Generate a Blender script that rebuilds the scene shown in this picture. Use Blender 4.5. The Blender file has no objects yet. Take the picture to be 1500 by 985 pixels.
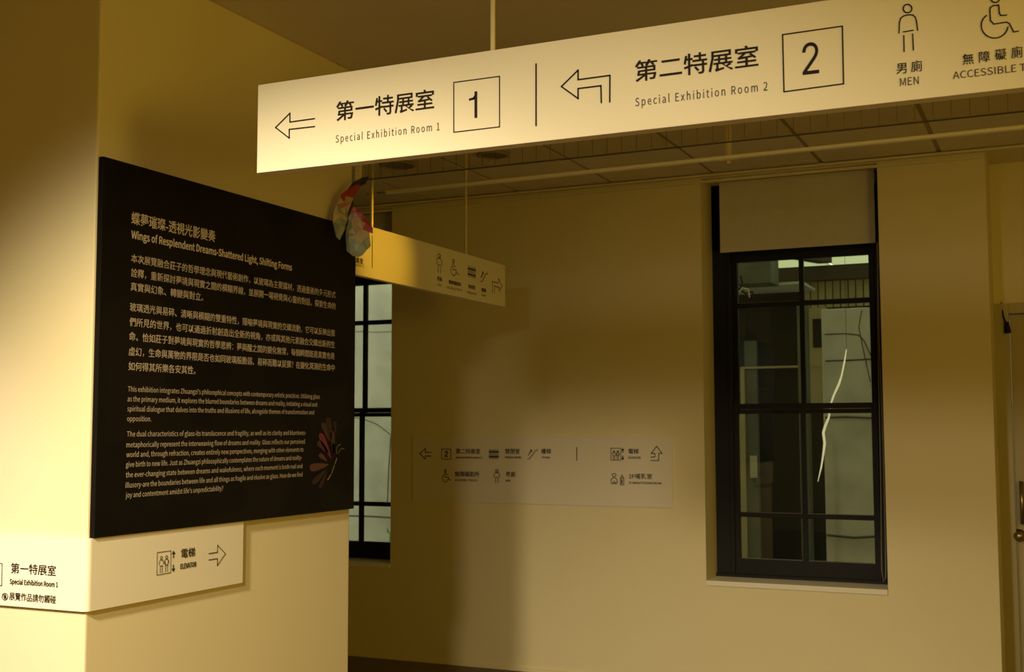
import bpy, bmesh, math, random
from mathutils import Vector, Matrix
from mathutils.geometry import delaunay_2d_cdt

random.seed(4)
S = bpy.context.scene
C = S.collection
# ------------------------------------------------------------------ camera
EH = 1.42
FPX, YAW, PITCH, ROLL = 1749.9, 0.431736, 0.0775570, -0.0024189
fw = Vector((-math.sin(YAW)*math.cos(PITCH), math.cos(YAW)*math.cos(PITCH), math.sin(PITCH)))
r0 = Vector((math.cos(YAW), math.sin(YAW), 0)); u0 = r0.cross(fw)
rt = r0*math.cos(ROLL)+u0*math.sin(ROLL); upv = -r0*math.sin(ROLL)+u0*math.cos(ROLL)
EYE = Vector((0, 0, EH))
cd = bpy.data.cameras.new('camera'); cam = bpy.data.objects.new('camera', cd); C.objects.link(cam)
cd.sensor_width = 36; cd.lens = FPX/1500*36; cd.clip_start = 0.05
M = Matrix((rt, upv, -fw)).transposed().to_4x4(); M.translation = EYE
cam.matrix_world = M
cd.dof.use_dof = True; cd.dof.focus_distance = 3.3; cd.dof.aperture_fstop = 9.0
S.camera = cam

def up(px, py, ax, c):
    """the real point seen at a pixel, on the plane where coordinate ax equals c"""
    d = fw*FPX+rt*(px-750)+upv*(492.5-py)
    return EYE+d*((c-EYE[ax])/d[ax])
def upn(px, py, p0, n):
    d = fw*FPX+rt*(px-750)+upv*(492.5-py)
    return EYE+d*((p0-EYE).dot(n)/d.dot(n))

# ------------------------------------------------------------------ light
S.view_settings.view_transform = 'Standard'; S.view_settings.look = 'None'
S.view_settings.gamma = 1; S.view_settings.use_curve_mapping = False
S.view_settings.exposure = 0.0
W = bpy.data.worlds.new('sky'); S.world = W; W.use_nodes = True
bg = W.node_tree.nodes['Background']; bg.inputs[0].default_value = (.97, .98, .78, 1); bg.inputs[1].default_value = 1.5

def spot(name, loc, aim, power, col, size, blend, rad):
    l = bpy.data.lights.new(name, 'SPOT'); o = bpy.data.objects.new(name, l); C.objects.link(o)
    l.energy = power; l.color = col; l.spot_size = math.radians(size); l.spot_blend = blend; l.shadow_soft_size = rad
    o.location = loc; o.rotation_euler = (Vector(aim)-Vector(loc)).to_track_quat('-Z', 'Y').to_euler()
    return o
def area(name, loc, aim, power, col, sx, sy):
    l = bpy.data.lights.new(name, 'AREA'); o = bpy.data.objects.new(name, l); C.objects.link(o)
    l.shape = 'RECTANGLE'; l.size = sx; l.size_y = sy; l.energy = power; l.color = col
    o.location = loc; o.rotation_euler = (Vector(aim)-Vector(loc)).to_track_quat('-Z', 'Y').to_euler()
    return o
PALE = (1, .83, .56); AMB = (1, .70, .10)
spot('lamp_high', (-1.69, 0.0, 2.70), (-1.9, 2.6, 0.45), 530, PALE, 68, .8, .12)
spot('lamp_low', (-1.12, 0.0, 2.36), (-1.05, 2.6, 0.60), 225, PALE, 81, .8, .12)
spot('pillar_fill', (-3.1, 0.4, 2.70), (-3.2, 2.5, 0.50), 150, (1, .86, 1), 50, .9, .1)  # unseen light added to brighten the pillar face, tinted against the amber
def point(name, loc, power, col, rad):
    l = bpy.data.lights.new(name, 'POINT'); o = bpy.data.objects.new(name, l); C.objects.link(o)
    l.energy = power; l.color = col; l.shadow_soft_size = rad; o.location = loc
point('room_fill', (2.4, 0.8, 1.8), 84, AMB, .4)  # unseen fill added to raise the amber ambient level
point('hall_fill', (2.5, 4.5, 1.7), 4, AMB, .3)  # unseen weak fill added for the area under the tiled ceiling
spot('sign_fill', (-0.95, 4.05, 2.70), (-2.67, 4.46, 2.18), 80, (1, .55, .04), 19, 1, .03)  # unseen narrow spot added for the amber band on the far sign

# ------------------------------------------------------------------ materials
MATS = {}
def mat(name, col, rough=.6, metal=0, var=0, vscale=4, bump=0, bscale=60, spec=None, emit=None, em=0, col2=None, trans=0, ior=1.45):
    m = bpy.data.materials.new(name); m.use_nodes = True; nt = m.node_tree; b = nt.nodes['Principled BSDF']
    b.inputs['Base Color'].default_value = (*col, 1); b.inputs['Roughness'].default_value = rough; b.inputs['Metallic'].default_value = metal
    if spec is not None: b.inputs['Specular IOR Level'].default_value = spec
    if trans: b.inputs['Transmission Weight'].default_value = trans; b.inputs['IOR'].default_value = ior
    if emit: b.inputs['Emission Color'].default_value = (*emit, 1); b.inputs['Emission Strength'].default_value = em
    tc = nt.nodes.new('ShaderNodeTexCoord')
    if var or col2:
        n = nt.nodes.new('ShaderNodeTexNoise'); n.inputs['Scale'].default_value = vscale; n.inputs['Detail'].default_value = 5
        nt.links.new(tc.outputs['Object'], n.inputs['Vector'])
        r = nt.nodes.new('ShaderNodeValToRGB'); r.color_ramp.elements[0].position = .3; r.color_ramp.elements[1].position = .7
        c2 = col2 or tuple(c*(1-var) for c in col)
        r.color_ramp.elements[0].color = (*c2, 1); r.color_ramp.elements[1].color = (*col, 1)
        nt.links.new(n.outputs['Fac'], r.inputs[0]); nt.links.new(r.outputs[0], b.inputs['Base Color'])
    if bump:
        n = nt.nodes.new('ShaderNodeTexNoise'); n.inputs['Scale'].default_value = bscale; n.inputs['Detail'].default_value = 4
        nt.links.new(tc.outputs['Object'], n.inputs['Vector'])
        bp = nt.nodes.new('ShaderNodeBump'); bp.inputs['Strength'].default_value = bump; bp.inputs['Distance'].default_value = .004
        nt.links.new(n.outputs['Fac'], bp.inputs['Height']); nt.links.new(bp.outputs[0], b.inputs['Normal'])
    return m
WALL = mat('cream_wall_paint', (.80, .71, .43), .75, var=.04, vscale=1.3, bump=.06, bscale=90)
CEIL = mat('cream_ceiling_paint', (.76, .68, .46), .85, var=.05)
TILE = mat('ceiling_tile_board', (.80, .73, .50), .9, var=.08, vscale=8, bump=.2, bscale=200)
TBAR = mat('ceiling_grid_bar', (.40, .34, .18), .6)
FLOOR = mat('brown_floor', (.13, .075, .035), .45, var=.25, vscale=5)
SIGN = mat('matt_cream_acrylic', (.86, .80, .60), .6, var=.02, spec=.2)
SIGNE = mat('sign_edge_grey', (.35, .32, .22), .5)
INK = mat('dark_brown_print', (.022, .014, .008), .6, spec=.1)
GREY = mat('thin_brown_print', (.07, .05, .03), .6, spec=.1)
BLACK = mat('black_painted_frame', (.006, .006, .005), .55, spec=.25, bump=.2, bscale=40)
SILL = mat('pale_sill_paint', (.84, .80, .64), .5)
ROD = mat('cream_rod', (.75, .66, .38), .35, metal=.2)
RAILM = mat('satin_rail_metal', (.97, .93, .72), .4, metal=0)
FAB = mat('taupe_blind_fabric', (.62, .59, .50), .9, var=.05, vscale=30, bump=.3, bscale=400)
CORD = mat('pale_cord', (.5, .45, .3), .7)
STEEL = mat('dull_steel', (.35, .30, .2), .3, metal=1)
DOORM = mat('cream_door_paint', (.50, .43, .24), .5, var=.06)
PRINT = mat('tan_board_print', (.60, .50, .36), .7, spec=.1)
PRINT2 = mat('tan_title_print', (.66, .56, .40), .7, spec=.1)
DARKV = mat('dark_void', (.010, .009, .006), .8)
CONC = mat('grey_outside_concrete', (.62, .61, .50), .9, col2=(.46, .46, .38), vscale=4.5, bump=.9, bscale=14)
ROUGHC = mat('rough_grey_render', (.30, .32, .27), .95, col2=(.17, .185, .155), vscale=9, bump=1, bscale=45)
CRACK = mat('dark_crack', (.09, .10, .085), .95)
PANELT = mat('tan_outside_panel', (.42, .35, .17), .7, var=.12)
BEAMM = mat('dark_brown_beam', (.05, .035, .02), .8)
SKYP = mat('frosted_roof_sheet', (.7, .8, .72), .6)
_n = SKYP.node_tree; _t = _n.nodes.new('ShaderNodeBsdfTranslucent'); _t.inputs[0].default_value = (.66, .68, .54, 1)
_n.links.new(_t.outputs[0], _n.nodes['Material Output'].inputs['Surface'])
TEAL = mat('grey_green_box', (.13, .14, .10), .6, var=.3, vscale=5)
GREEN = mat('leaf_green', (.10, .22, .04), .6)
STREAK = mat('reflection_streak_glow', (.9, .85, .6), .4, emit=(1, .87, .52), em=.55)  # glow put in for the window reflection, no real bulb
WIREM = mat('dull_wire', (.09, .07, .03), .9, spec=.05)
LENS = mat('downlight_lens', (.16, .13, .06), .4)

# black board print: faint large facets
BOARD = mat('black_board_print', (.012, .009, .005), .5, spec=.15)
nt = BOARD.node_tree; b = nt.nodes['Principled BSDF']
tc = nt.nodes.new('ShaderNodeTexCoord'); vo = nt.nodes.new('ShaderNodeTexVoronoi'); vo.inputs['Scale'].default_value = 4.5
nt.links.new(tc.outputs['Object'], vo.inputs['Vector'])
rp = nt.nodes.new('ShaderNodeValToRGB'); rp.color_ramp.elements[0].color = (.005, .0045, .0032, 1); rp.color_ramp.elements[1].color = (.011, .008, .005, 1)
sep = nt.nodes.new('ShaderNodeSeparateColor'); nt.links.new(vo.outputs['Color'], sep.inputs[0]); nt.links.new(sep.outputs[0], rp.inputs[0])
nt.links.new(rp.outputs[0], b.inputs['Base Color'])

def glassmat(name, tint, refl, alpha_rough=0.0, wave=0):
    m = bpy.data.materials.new(name); m.use_nodes = True; nt = m.node_tree; nt.nodes.clear()
    o = nt.nodes.new('ShaderNodeOutputMaterial'); t = nt.nodes.new('ShaderNodeBsdfTransparent'); t.inputs[0].default_value = (*tint, 1)
    g = nt.nodes.new('ShaderNodeBsdfGlossy'); g.inputs['Roughness'].default_value = .02
    fr = nt.nodes.new('ShaderNodeFresnel'); fr.inputs[0].default_value = refl
    mx = nt.nodes.new('ShaderNodeMixShader')
    nt.links.new(fr.outputs[0], mx.inputs[0]); nt.links.new(t.outputs[0], mx.inputs[1]); nt.links.new(g.outputs[0], mx.inputs[2]); nt.links.new(mx.outputs[0], o.inputs[0])
    if wave:
        tc = nt.nodes.new('ShaderNodeTexCoord'); n = nt.nodes.new('ShaderNodeTexNoise'); n.inputs['Scale'].default_value = 3
        nt.links.new(tc.outputs['Object'], n.inputs['Vector'])
        bp = nt.nodes.new('ShaderNodeBump'); bp.inputs['Strength'].default_value = wave; bp.inputs['Distance'].default_value = .01
        nt.links.new(n.outputs['Fac'], bp.inputs['Height']); nt.links.new(bp.outputs[0], g.inputs['Normal'])
    return m
PANE = glassmat('old_window_glass', (.86, .88, .82), 1.35, wave=0)
WIRED = glassmat('wired_safety_glass', (.93, .91, .82), 1.15)

# ------------------------------------------------------------------ mesh helpers
def box(bm, a, b, mi=0):
    x0, y0, z0 = a; x1, y1, z1 = b
    v = [bm.verts.new(p) for p in ((x0,y0,z0),(x1,y0,z0),(x1,y1,z0),(x0,y1,z0),(x0,y0,z1),(x1,y0,z1),(x1,y1,z1),(x0,y1,z1))]
    for q in ((0,3,2,1),(4,5,6,7),(0,1,5,4),(1,2,6,5),(2,3,7,6),(3,0,4,7)):
        bm.faces.new([v[i] for i in q]).material_index = mi
def tube(bm, pts, r, n=10, cap=True):
    pts = [Vector(p) for p in pts]; rings = []
    for i, p in enumerate(pts):
        d = (pts[min(i+1, len(pts)-1)]-pts[max(i-1, 0)]).normalized()
        a = d.orthogonal() if abs(d.z) > .9 else d.cross(Vector((0, 0, 1))); a.normalize(); b_ = d.cross(a)
        rr = r[i] if isinstance(r, (list, tuple)) else r
        rings.append([bm.verts.new(p+a*rr*math.cos(2*math.pi*k/n)+b_*rr*math.sin(2*math.pi*k/n)) for k in range(n)])
    for A, B in zip(rings, rings[1:]):
        for k in range(n): bm.faces.new((A[k], A[(k+1) % n], B[(k+1) % n], B[k]))
    if cap: bm.faces.new(rings[0][::-1]); bm.faces.new(rings[-1])
def link(name, bm, m, parent=None, bevel=0, smooth=False):
    bmesh.ops.recalc_face_normals(bm, faces=bm.faces[:]) if bevel >= 0 else None
    if bevel > 0: bmesh.ops.bevel(bm, geom=bm.edges[:], offset=bevel, segments=2, affect='EDGES', profile=.6)
    me = bpy.data.meshes.new(name); bm.to_mesh(me); bm.free()
    for q in (m if isinstance(m, (list, tuple)) else [m]): me.materials.append(q)
    if smooth:
        for p in me.polygons: p.use_smooth = True
    o = bpy.data.objects.new(name, me); C.objects.link(o)
    if parent: o.parent = parent; o.matrix_parent_inverse = Matrix.Translation(-Vector(parent_loc(parent)))
    return o
def parent_loc(p):
    return Vector(p.location) if p.type == 'EMPTY' else Vector((0, 0, 0))
def bx(name, a, b, m, parent=None, bevel=0):
    bm = bmesh.new(); box(bm, a, b); return link(name, bm, m, parent, bevel)
def thing(name, loc, label, cat, group=None):
    o = bpy.data.objects.new(name, None); C.objects.link(o); o.location = loc; o.empty_display_size = .05
    o['label'] = label; o['category'] = cat
    if group: o['group'] = group
    return o
def struct(o, label=None):
    o['kind'] = 'structure'
    if label: o['label'] = label
    return o
def sempty(name, loc, label=None):
    o = bpy.data.objects.new(name, None); C.objects.link(o); o.location = loc; o.empty_display_size = .05
    return struct(o, label)

# ------------------------------------------------------------------ flat print on planes
class Face:
    """a real plane (coordinate ax = c) with s running right and z up; off lifts the print off the surface"""
    def __init__(s, ax, c, sdir, nrm, parent):
        s.ax, s.c, s.sd, s.n, s.par = ax, c, Vector(sdir), Vector(nrm), parent
    def st(s, px, py):
        p = up(px, py, s.ax, s.c); return (p.dot(s.sd), p.z)
    def pos(s, u, v, off=.0012):
        base = Vector((0, 0, 0)); base[s.ax] = s.c
        return base+s.sd*u+Vector((0, 0, v))+s.n*off
FD = bpy.utils.system_resource('DATAFILES') or ''
def lf(n):
    try: return bpy.data.fonts.load(FD+'/fonts/'+n)
    except Exception: return None
FINTER = lf('Inter.woff2'); FNOTO = lf('Noto Sans CJK Regular.woff2')
_c = {}
def glyphs(text, font, off, res=2, space=1.0):
    c = bpy.data.curves.new('t', 'FONT'); c.body = text; c.resolution_u = res; c.space_character = space
    if font: c.font = font
    c.offset = off
    o = bpy.data.objects.new('t', c); C.objects.link(o); bpy.context.view_layer.update()
    me = bpy.data.meshes.new_from_object(o.evaluated_get(bpy.context.evaluated_depsgraph_get()))
    bpy.data.objects.remove(o); bpy.data.curves.remove(c)
    V = [(v.co.x, v.co.y) for v in me.vertices]; F = [tuple(p.vertices) for p in me.polygons]
    bpy.data.meshes.remove(me); return V, F
def ref(ch, font):
    k = (ch, font.name if font else '')
    if k not in _c:
        V, _ = glyphs(ch, font, 0); ys = [v[1] for v in V]; _c[k] = (min(ys), max(ys))
    return _c[k]
def flat(face, V, F, m, off=.0012, name='lettering', parent=None):
    me = bpy.data.meshes.new(name)
    flip = Vector(face.sd).cross(Vector((0, 0, 1))).dot(face.n) < 0
    me.from_pydata([face.pos(u, v, off) for u, v in V], [], [f[::-1] if flip else f for f in F]); me.materials.append(m)
    o = bpy.data.objects.new(name, me); C.objects.link(o)
    pr = parent or face.par
    o.parent = pr; o.matrix_parent_inverse = Matrix.Translation(-parent_loc(pr))
    return o
def text(face, s, pL, pR, hpx, m=INK, kind='cjk', bold=0, space=1.0, name='lettering', off=.0012):
    """pL: pixel of the lower left of the line (base), pR: lower right; hpx = (height at left) in pixels"""
    a = face.st(*pL); b_ = face.st(*pR); t0 = face.st(pL[0], pL[1]-hpx)
    h = t0[1]-a[1]; base = (a[1]+b_[1])/2
    font = None if kind == 'cjk' else (FINTER if s in '12' else FNOTO)
    r = ref('國' if kind == 'cjk' else 'H', font)
    V, F = glyphs(s, font, 0, 1 if kind == 'cjk' or kind == 'small' else 2, space)
    x0 = min(v[0] for v in V); x1 = max(v[0] for v in V)
    sx = (b_[0]-a[0])/(x1-x0); sy = h/(r[1]-r[0])
    if bold:
        n = len(V); W_ = []; G = []
        for k, (dx, dy) in enumerate(((-bold, -bold), (bold, bold), (-bold, bold), (bold, -bold))):
            W_ += [(x+dx, y+dy) for x, y in V]; G += [tuple(i+n*k for i in f) for f in F]
        V, F = W_, G
    o = flat(face, [(a[0]+(x-x0)*sx, base+(y-r[0])*sy) for x, y in V], F, m, off, name)
    if bold:
        for k in range(4):
            for i in range(n*k, n*k+n): o.data.vertices[i].co += face.n*.00012*k
    return o
def strokes(face, lines, w, m=INK, name='symbol', off=.0013):
    """lines: lists of pixel points joined into thin printed strokes of width w metres"""
    V, F = [], []
    for L in lines:
        P = [Vector(face.st(*p)) for p in L]
        for A, B in zip(P, P[1:]):
            d = (B-A)
            if d.length < 1e-7: continue
            d = d.normalized(); n = Vector((-d.y, d.x))*w/2; e = d*w*.45
            i = len(V); V += [tuple(A-e-n), tuple(B+e-n), tuple(B+e+n), tuple(A-e+n)]; F.append((i, i+1, i+2, i+3))
    return flat(face, V, F, m, off, name)
def arc(cx, cy, rx, ry, a0=0, a1=360, n=18):
    return [(cx+rx*math.cos(math.radians(a0+(a1-a0)*k/n)), cy-ry*math.sin(math.radians(a0+(a1-a0)*k/n))) for k in range(n+1)]
def quadmap(c00, c10, c01, c11):
    """bilinear: icon units (0..1 right, 0..1 down) -> pixels"""
    return lambda u, v: tuple((1-v)*((1-u)*c00[k]+u*c10[k])+v*((1-u)*c01[k]+u*c11[k]) for k in (0, 1))
def uarc(q, cx, cy, rx, ry, a0=0, a1=360, n=16):
    return [q(cx+rx*math.cos(math.radians(a0+(a1-a0)*k/n)), cy-ry*math.sin(math.radians(a0+(a1-a0)*k/n))) for k in range(n+1)]
def man(q):      # icon in a box: width 1 = shoulder span
    return [uarc(q, .5, .10, .24, .085), [q(0, .60), q(.02, .38), q(.1, .29), q(.3, .245), q(.5, .24), q(.7, .245), q(.9, .29), q(.98, .38), q(1, .60)],
            [q(.25, .60), q(.75, .60)], [q(.27, .67), q(.27, 1)], [q(.73, .67), q(.73, 1)]]
def wheel(q):
    return [uarc(q, .36, .08, .11, .075), [q(.64, .42), q(.47, .42), q(.43, .38), q(.42, .24), q(.37, .20), q(.28, .22), q(.25, .28), q(.25, .55), q(.32, .63), q(.66, .62), q(.72, .66), q(.85, .84), q(1, .84)],
            uarc(q, .34, .70, .34, .30, 130, 350, 18)]
def stairs(q):
    o = []
    for dx, dy in ((0, 0), (.42, .16)):
        L = []
        for k in range(4 if not dx else 4):
            x = dx+.02+k*.15; y = .66+dy-k*.17+.0
            L += [q(x, y), q(x+.15, y)]
            if k < 3: L.append(q(x+.15, y-.17))
        o.append(L)
    o[0] = [q(.02, .62), q(.14, .62), q(.14, .45), q(.28, .45), q(.28, .28), q(.36, .28)]
    o[1] = [q(.0, 1), q(.22, 1), q(.22, .82), q(.38, .82), q(.38, .62), q(.54, .62), q(.54, .42), q(.7, .42), q(.7, .2), q(.98, .2), q(.98, .04)]
    o.append([q(.24, .12), q(.42, .12), q(.42, .3)]); o.append([q(.42, .12), q(.2, .36)])
    return o
def bars(q):
    o = [[q(0, .22), q(1, .22)], [q(0, .80), q(1, .80)], [q(0, .28), q(1, .28)], [q(0, .74), q(1, .74)]]
    for k in range(7): o.append([q(.06+k*.147, 0), q(.06+k*.147, 1)])
    return o
def lift(q):     # u 0..1 = the frame; arrows outside at 1.18
    o = [[q(0, 0), q(1, 0), q(1, 1), q(0, 1), q(0, 0)]]
    for cx in (.31, .69):
        o += [uarc(q, cx, .26, .075, .06), [q(cx-.15, .56), q(cx-.15, .44), q(cx-.08, .36), q(cx+.08, .36), q(cx+.15, .44), q(cx+.15, .56)],
              [q(cx-.1, .62), q(cx+.1, .62)], [q(cx-.07, .64), q(cx-.07, .93)], [q(cx+.07, .64), q(cx+.07, .93)]]
    o += [[q(.57, .44), q(.62, .62)], [q(.81, .44), q(.76, .62)]]
    for a, b_, t in ((.03, .34, 1), (.97, .66, -1)):
        o += [[q(1.17, b_), q(1.17, a+.03*t)], [q(1.21, b_), q(1.21, a+.03*t)], [q(1.09, a+.12*t), q(1.19, a), q(1.29, a+.12*t), q(1.09, a+.12*t)]]
    return o
def baby(q):
    return [uarc(q, .24, .14, .14, .14), uarc(q, .24, .68, .24, .31, 230, -50, 18), uarc(q, .24, .80, .1, .1, 0, 360, 10), [q(.1, .92), q(.18, .8)], [q(.4, .92), q(.32, .8)],
            [q(.72, 1), q(.72, .42), q(.8, .28), q(.84, .12), q(.9, .28), q(.98, .42), q(.98, 1), q(.72, 1)], [q(.72, .42), q(.98, .42)], [q(.8, .55), q(.8, .9)], [q(.86, .55), q(.86, .9)]]
def box4(a, b_, c, d): return [a, b_, c, d, a]

# ================================================================== structure
YB = 6.514; ZC = 2.852; ZN = 2.80
XL = -2.45; Y0 = 2.525; Y1 = 3.855
# floor
struct(bx('floor', (-5.4, -3.2, -.12), (3.2, 8.6, 0), FLOOR), 'dark brown floor seen at the foot of the back wall')
# near plain ceiling
struct(bx('ceiling', (-5.4, -3.2, ZN), (3.2, 3.93, ZN+.3), CEIL), 'plain cream painted ceiling above the hanging sign')
# wall mass at left, with the black board on its side
bm = bmesh.new(); box(bm, (-5.4, Y0, 0), (XL, Y1, ZN)); struct(link('wall_left', bm, WALL, bevel=.006), 'thick cream wall block carrying the black board')
# back wall: opening list (x0,x1,z0,z1)
YW = YB+.34
w2L = up(1026, 300, 1, YB).x; w2R = up(1287, 300, 1, YB).x; w2B = (up(1035, 852, 1, YB).z+up(1299, 862, 1, YB).z)/2; w2T = (up(1030, 262, 1, YB).z+up(1284, 239, 1, YB).z)/2
w2R = up(1294, 600, 1, YB).x; w2L = up(1031, 600, 1, YB).x
w1R = up(573, 600, 1, YB).x; w1B = w2B; w1T = up(574, 305, 1, YB).z; w1L = w1R-(w2R-w2L)*.86
XE = up(1455, 600, 1, YB).x
bm = bmesh.new()
xs = [-5.4, w1L, w1R, w2L, w2R, XE]
for i in range(5):
    if i == 1: segs = [(0, w1B-.03), (w1T, ZC+.3)]
    elif i == 3: segs = [(0, w2B-.03), (w2T, ZC+.3)]
    else: segs = [(0, ZC+.3)]
    for z0, z1 in segs: box(bm, (xs[i], YB, z0), (xs[i+1], YW, z1))
bmesh.ops.remove_doubles(bm, verts=bm.verts[:], dist=1e-5)
struct(link('wall_back', bm, WALL), 'cream back wall with the window openings')
YR = 6.93
dTL = up(1455, 446, 1, YR)
bm = bmesh.new()
DX0 = dTL.x; DX1 = DX0+1.02; DZ = dTL.z
box(bm, (XE, YR, 0), (DX0, YR+.15, ZC+.3)); box(bm, (DX0, YR, DZ), (DX1, YR+.15, ZC+.3)); box(bm, (DX1, YR, 0), (3.2, YR+.15, ZC+.3))
box(bm, (XE-.0, YW-.01, 0), (XE-.12, YR+.15, ZC+.3))
struct(link('wall_alcove', bm, WALL), 'recessed shaded wall around the cream door')
struct(bx('wall_right', (3.2, -3.2, 0), (3.35, 8.0, ZC+.3), WALL))
struct(bx('wall_far_left', (-5.55, -3.2, 0), (-5.4, YW, ZC+.3), WALL))
struct(bx('wall_behind', (-5.4, -3.35, 0), (3.2, -3.2, ZC+.3), WALL))

# grid ceiling beyond the glass screen
gc = sempty('ceiling', (-1, 5.2, ZC), 'suspended ceiling of square tiles beyond the glass screen')
bm = bmesh.new(); box(bm, (-5.4, 3.93, ZC+.03), (3.2, 7.1, ZC+.3)); link('ceiling_backing', bm, TBAR, gc)
xg = [up(px, py, 1, YB).x for px, py in ((760, 280), (897, 267), (1042, 250), (1202, 235), (1376, 220))]
stp = (xg[-1]-xg[0])/4
xlines = [xg[0]+stp*k for k in range(-4, 10) if -5.4 < xg[0]+stp*k < 3.2]
yl = up(683, 247, 2, ZC).y
ylines = [y for y in [yl+.605*k for k in range(-4, 3)] if 3.93 < y < 7.1]
me0 = None
ex = [-5.4]+xlines+[3.2]; ey = [3.93]+ylines+[7.1]
tmesh = {}
for i in range(len(ex)-1):
    for j in range(len(ey)-1):
        x0, x1, y0, y1 = ex[i]+.012, ex[i+1]-.012, ey[j]+.004, ey[j+1]-.004
        if x1-x0 < .05 or y1-y0 < .05: continue
        k = (round(x1-x0, 3), round(y1-y0, 3))
        if k not in tmesh:
            bm = bmesh.new(); w, h = (x1-x0)/2, (y1-y0)/2
            box(bm, (-w, -h, 0), (w, h, .02)); 
            me = bpy.data.meshes.new('ceiling_tile'); bmesh.ops.recalc_face_normals(bm, faces=bm.faces[:]); bm.to_mesh(me); bm.free(); me.materials.append(TILE); tmesh[k] = me
        o = bpy.data.objects.new('ceiling_tile', tmesh[k]); C.objects.link(o); o.parent = gc
        o.location = Vector(((x0+x1)/2, (y0+y1)/2, ZC+random.uniform(-.0015, .0015)))-gc.location
for x in xlines:
    bx('ceiling_grid_bar', (x-.011, 3.94, ZC+.006), (x+.011, 7.08, ZC+.03), TBAR, gc)
for y in ylines:
    bx('ceiling_grid_bar', (-5.38, y-.004, ZC+.008), (3.18, y+.004, ZC+.03), TBAR, gc)
# wall angle along the back wall: two thin lips with a shadow gap
tr = sempty('trim_1', (-1, YB-.02, ZC-.03), 'cream edge moulding where the back wall meets the ceiling')
bx('moulding_lip', (-5.38, YB-.035, ZC-.018), (XE, YB-.0005, ZC-.006), TILE, tr)
bx('moulding_lip', (-5.38, YB-.014, ZC-.05), (XE, YB-.0005, ZC-.036), TILE, tr)
bx('moulding_lip', (XE, YB-.035, ZC-.018), (3.18, YB-.012, ZC-.006), TILE, tr)
struct(bx('baseboard_back', (-5.38, YB-.008, .0005), (XE, YB-.0005, .022), WALL))

# ------------------------------------------------------------------ windows
YF = 6.76; YS = 6.725
def window(n, XL_, XR_, ZB_, ZT_, xm, stiles, zr, label):
    """XL_..XR_ opening, zr = dict of rail heights; xm = centre bar; stiles = pane edges x (left,right)"""
    w = sempty('window_%d' % n, ((XL_+XR_)/2, YF, ZB_), label)
    xl, xr = stiles
    # outer frame
    bm = bmesh.new()
    fl = XL_-.0; 
    box(bm, (fl, YF-.02, ZB_), (xl-.045, YF+.09, ZT_)); box(bm, (xr+.03, YF-.02, ZB_), (XR_, YF+.09, ZT_))
    box(bm, (fl, YF-.045, ZB_), (XR_, YF+.09, zr['sill'])); box(bm, (fl, YF-.02, zr['top']), (XR_, YF+.09, ZT_))
    link('window_frame', bm, BLACK, w)
    bm = bmesh.new(); box(bm, (xl-.048, YF-.035, ZB_), (xl-.026, YF+.0, zr['top']+.0)); box(bm, (xr+.018, YF-.035, ZB_), (xr+.034, YF, zr['top']))
    link('sash_channel', bm, BLACK, w, bevel=.002)
    for nm, z0, z1, zmid, yy in (('upper_sash', zr['mt'], zr['top'], zr['u'], YF+.015), ('lower_sash', zr['sill'], zr['mb'], zr['l'], YF-.02)):
        bm = bmesh.new(); t = .035
        b0 = .022 if nm == 'upper_sash' else zr['lb']-zr['sill']
        box(bm, (xl-.045, yy, z0), (xl, yy+t, z1)); box(bm, (xr, yy, z0), (xr+.03, yy+t, z1))
        box(bm, (xl, yy, z0), (xr, yy+t, z0+b0)); 
        tt = zr['top']-zr['tp'] if nm == 'upper_sash' else .03
        box(bm, (xl, yy, z1-tt), (xr, yy+t, z1))
        s = link(nm, bm, BLACK, w)
        bx('glazing_bar', (xm-.013, yy+.004, z0+b0), (xm+.013, yy+t-.002, z1-tt), BLACK, s, .002)
        bx('glazing_bar', (xl, yy+.003, zmid-.013), (xr, yy+t-.003, zmid+.013), BLACK, s, .002)
        for (a, b_) in ((xl, xm-.012), (xm+.012, xr)):
            for (c, d) in ((z0+b0, zmid-.012), (zmid+.012, z1-tt)):
                bx('pane', (a, yy+.016, c), (b_, yy+.020, d), PANE, s)
                bm = bmesh.new()   # thin putty line at the foot of the pane
                box(bm, (a+.004, yy+.008, c-.001), (b_-.004, yy+.016, c+.004)); link('putty_line', bm, TEAL, s)
    return w
def zz(px, py, yy=YF): return up(px, py, 1, yy).z
xl2 = up(1082, 600, 1, YF).x; xr2 = up(1277, 600, 1, YF).x; xm2 = up(1176.5, 600, 1, YF).x
zr2 = dict(sill=zz(1180, 845), lb=zz(1180, 822), l=zz(1178, 756.5), mb=zz(1176, 598, YF), mt=zz(1176, 606, YF), u=zz(1176, 443.5), tp=zz(1176, 378), top=zz(1176, 360))
zr2['mb'] = zz(1176, 591); 
fL2 = up(1052, 600, 1, YF).x
window(1, w2L+0.0, w2R, w2B, w2T, xm2, (xl2, xr2), zr2, 'tall black sash window on the right with eight panes')
xm1 = up(531.5, 520, 1, YF).x; hw = (xr2-xl2)/2
window(2, w1L, w1R, w1B, w1T, xm1, (xm1-hw*.72, xm1+hw*.72), dict(zr2), 'narrow black sash window partly hidden by the wall block')
# cream reveal lining between wall face and frame, and sills
for n, (a, b_, z) in enumerate(((w2L, w2R, w2B), (w1L, w1R, w1B))):
    bm = bmesh.new(); box(bm, (a+.001, YB-.012, z-.029), (b_-.001, YF+.02, z-.0005)); 
    struct(link('trim_%d' % (n+2), bm, SILL, bevel=.003), 'pale painted sill of the %s window' % ('right' if n == 0 else 'left'))

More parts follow.
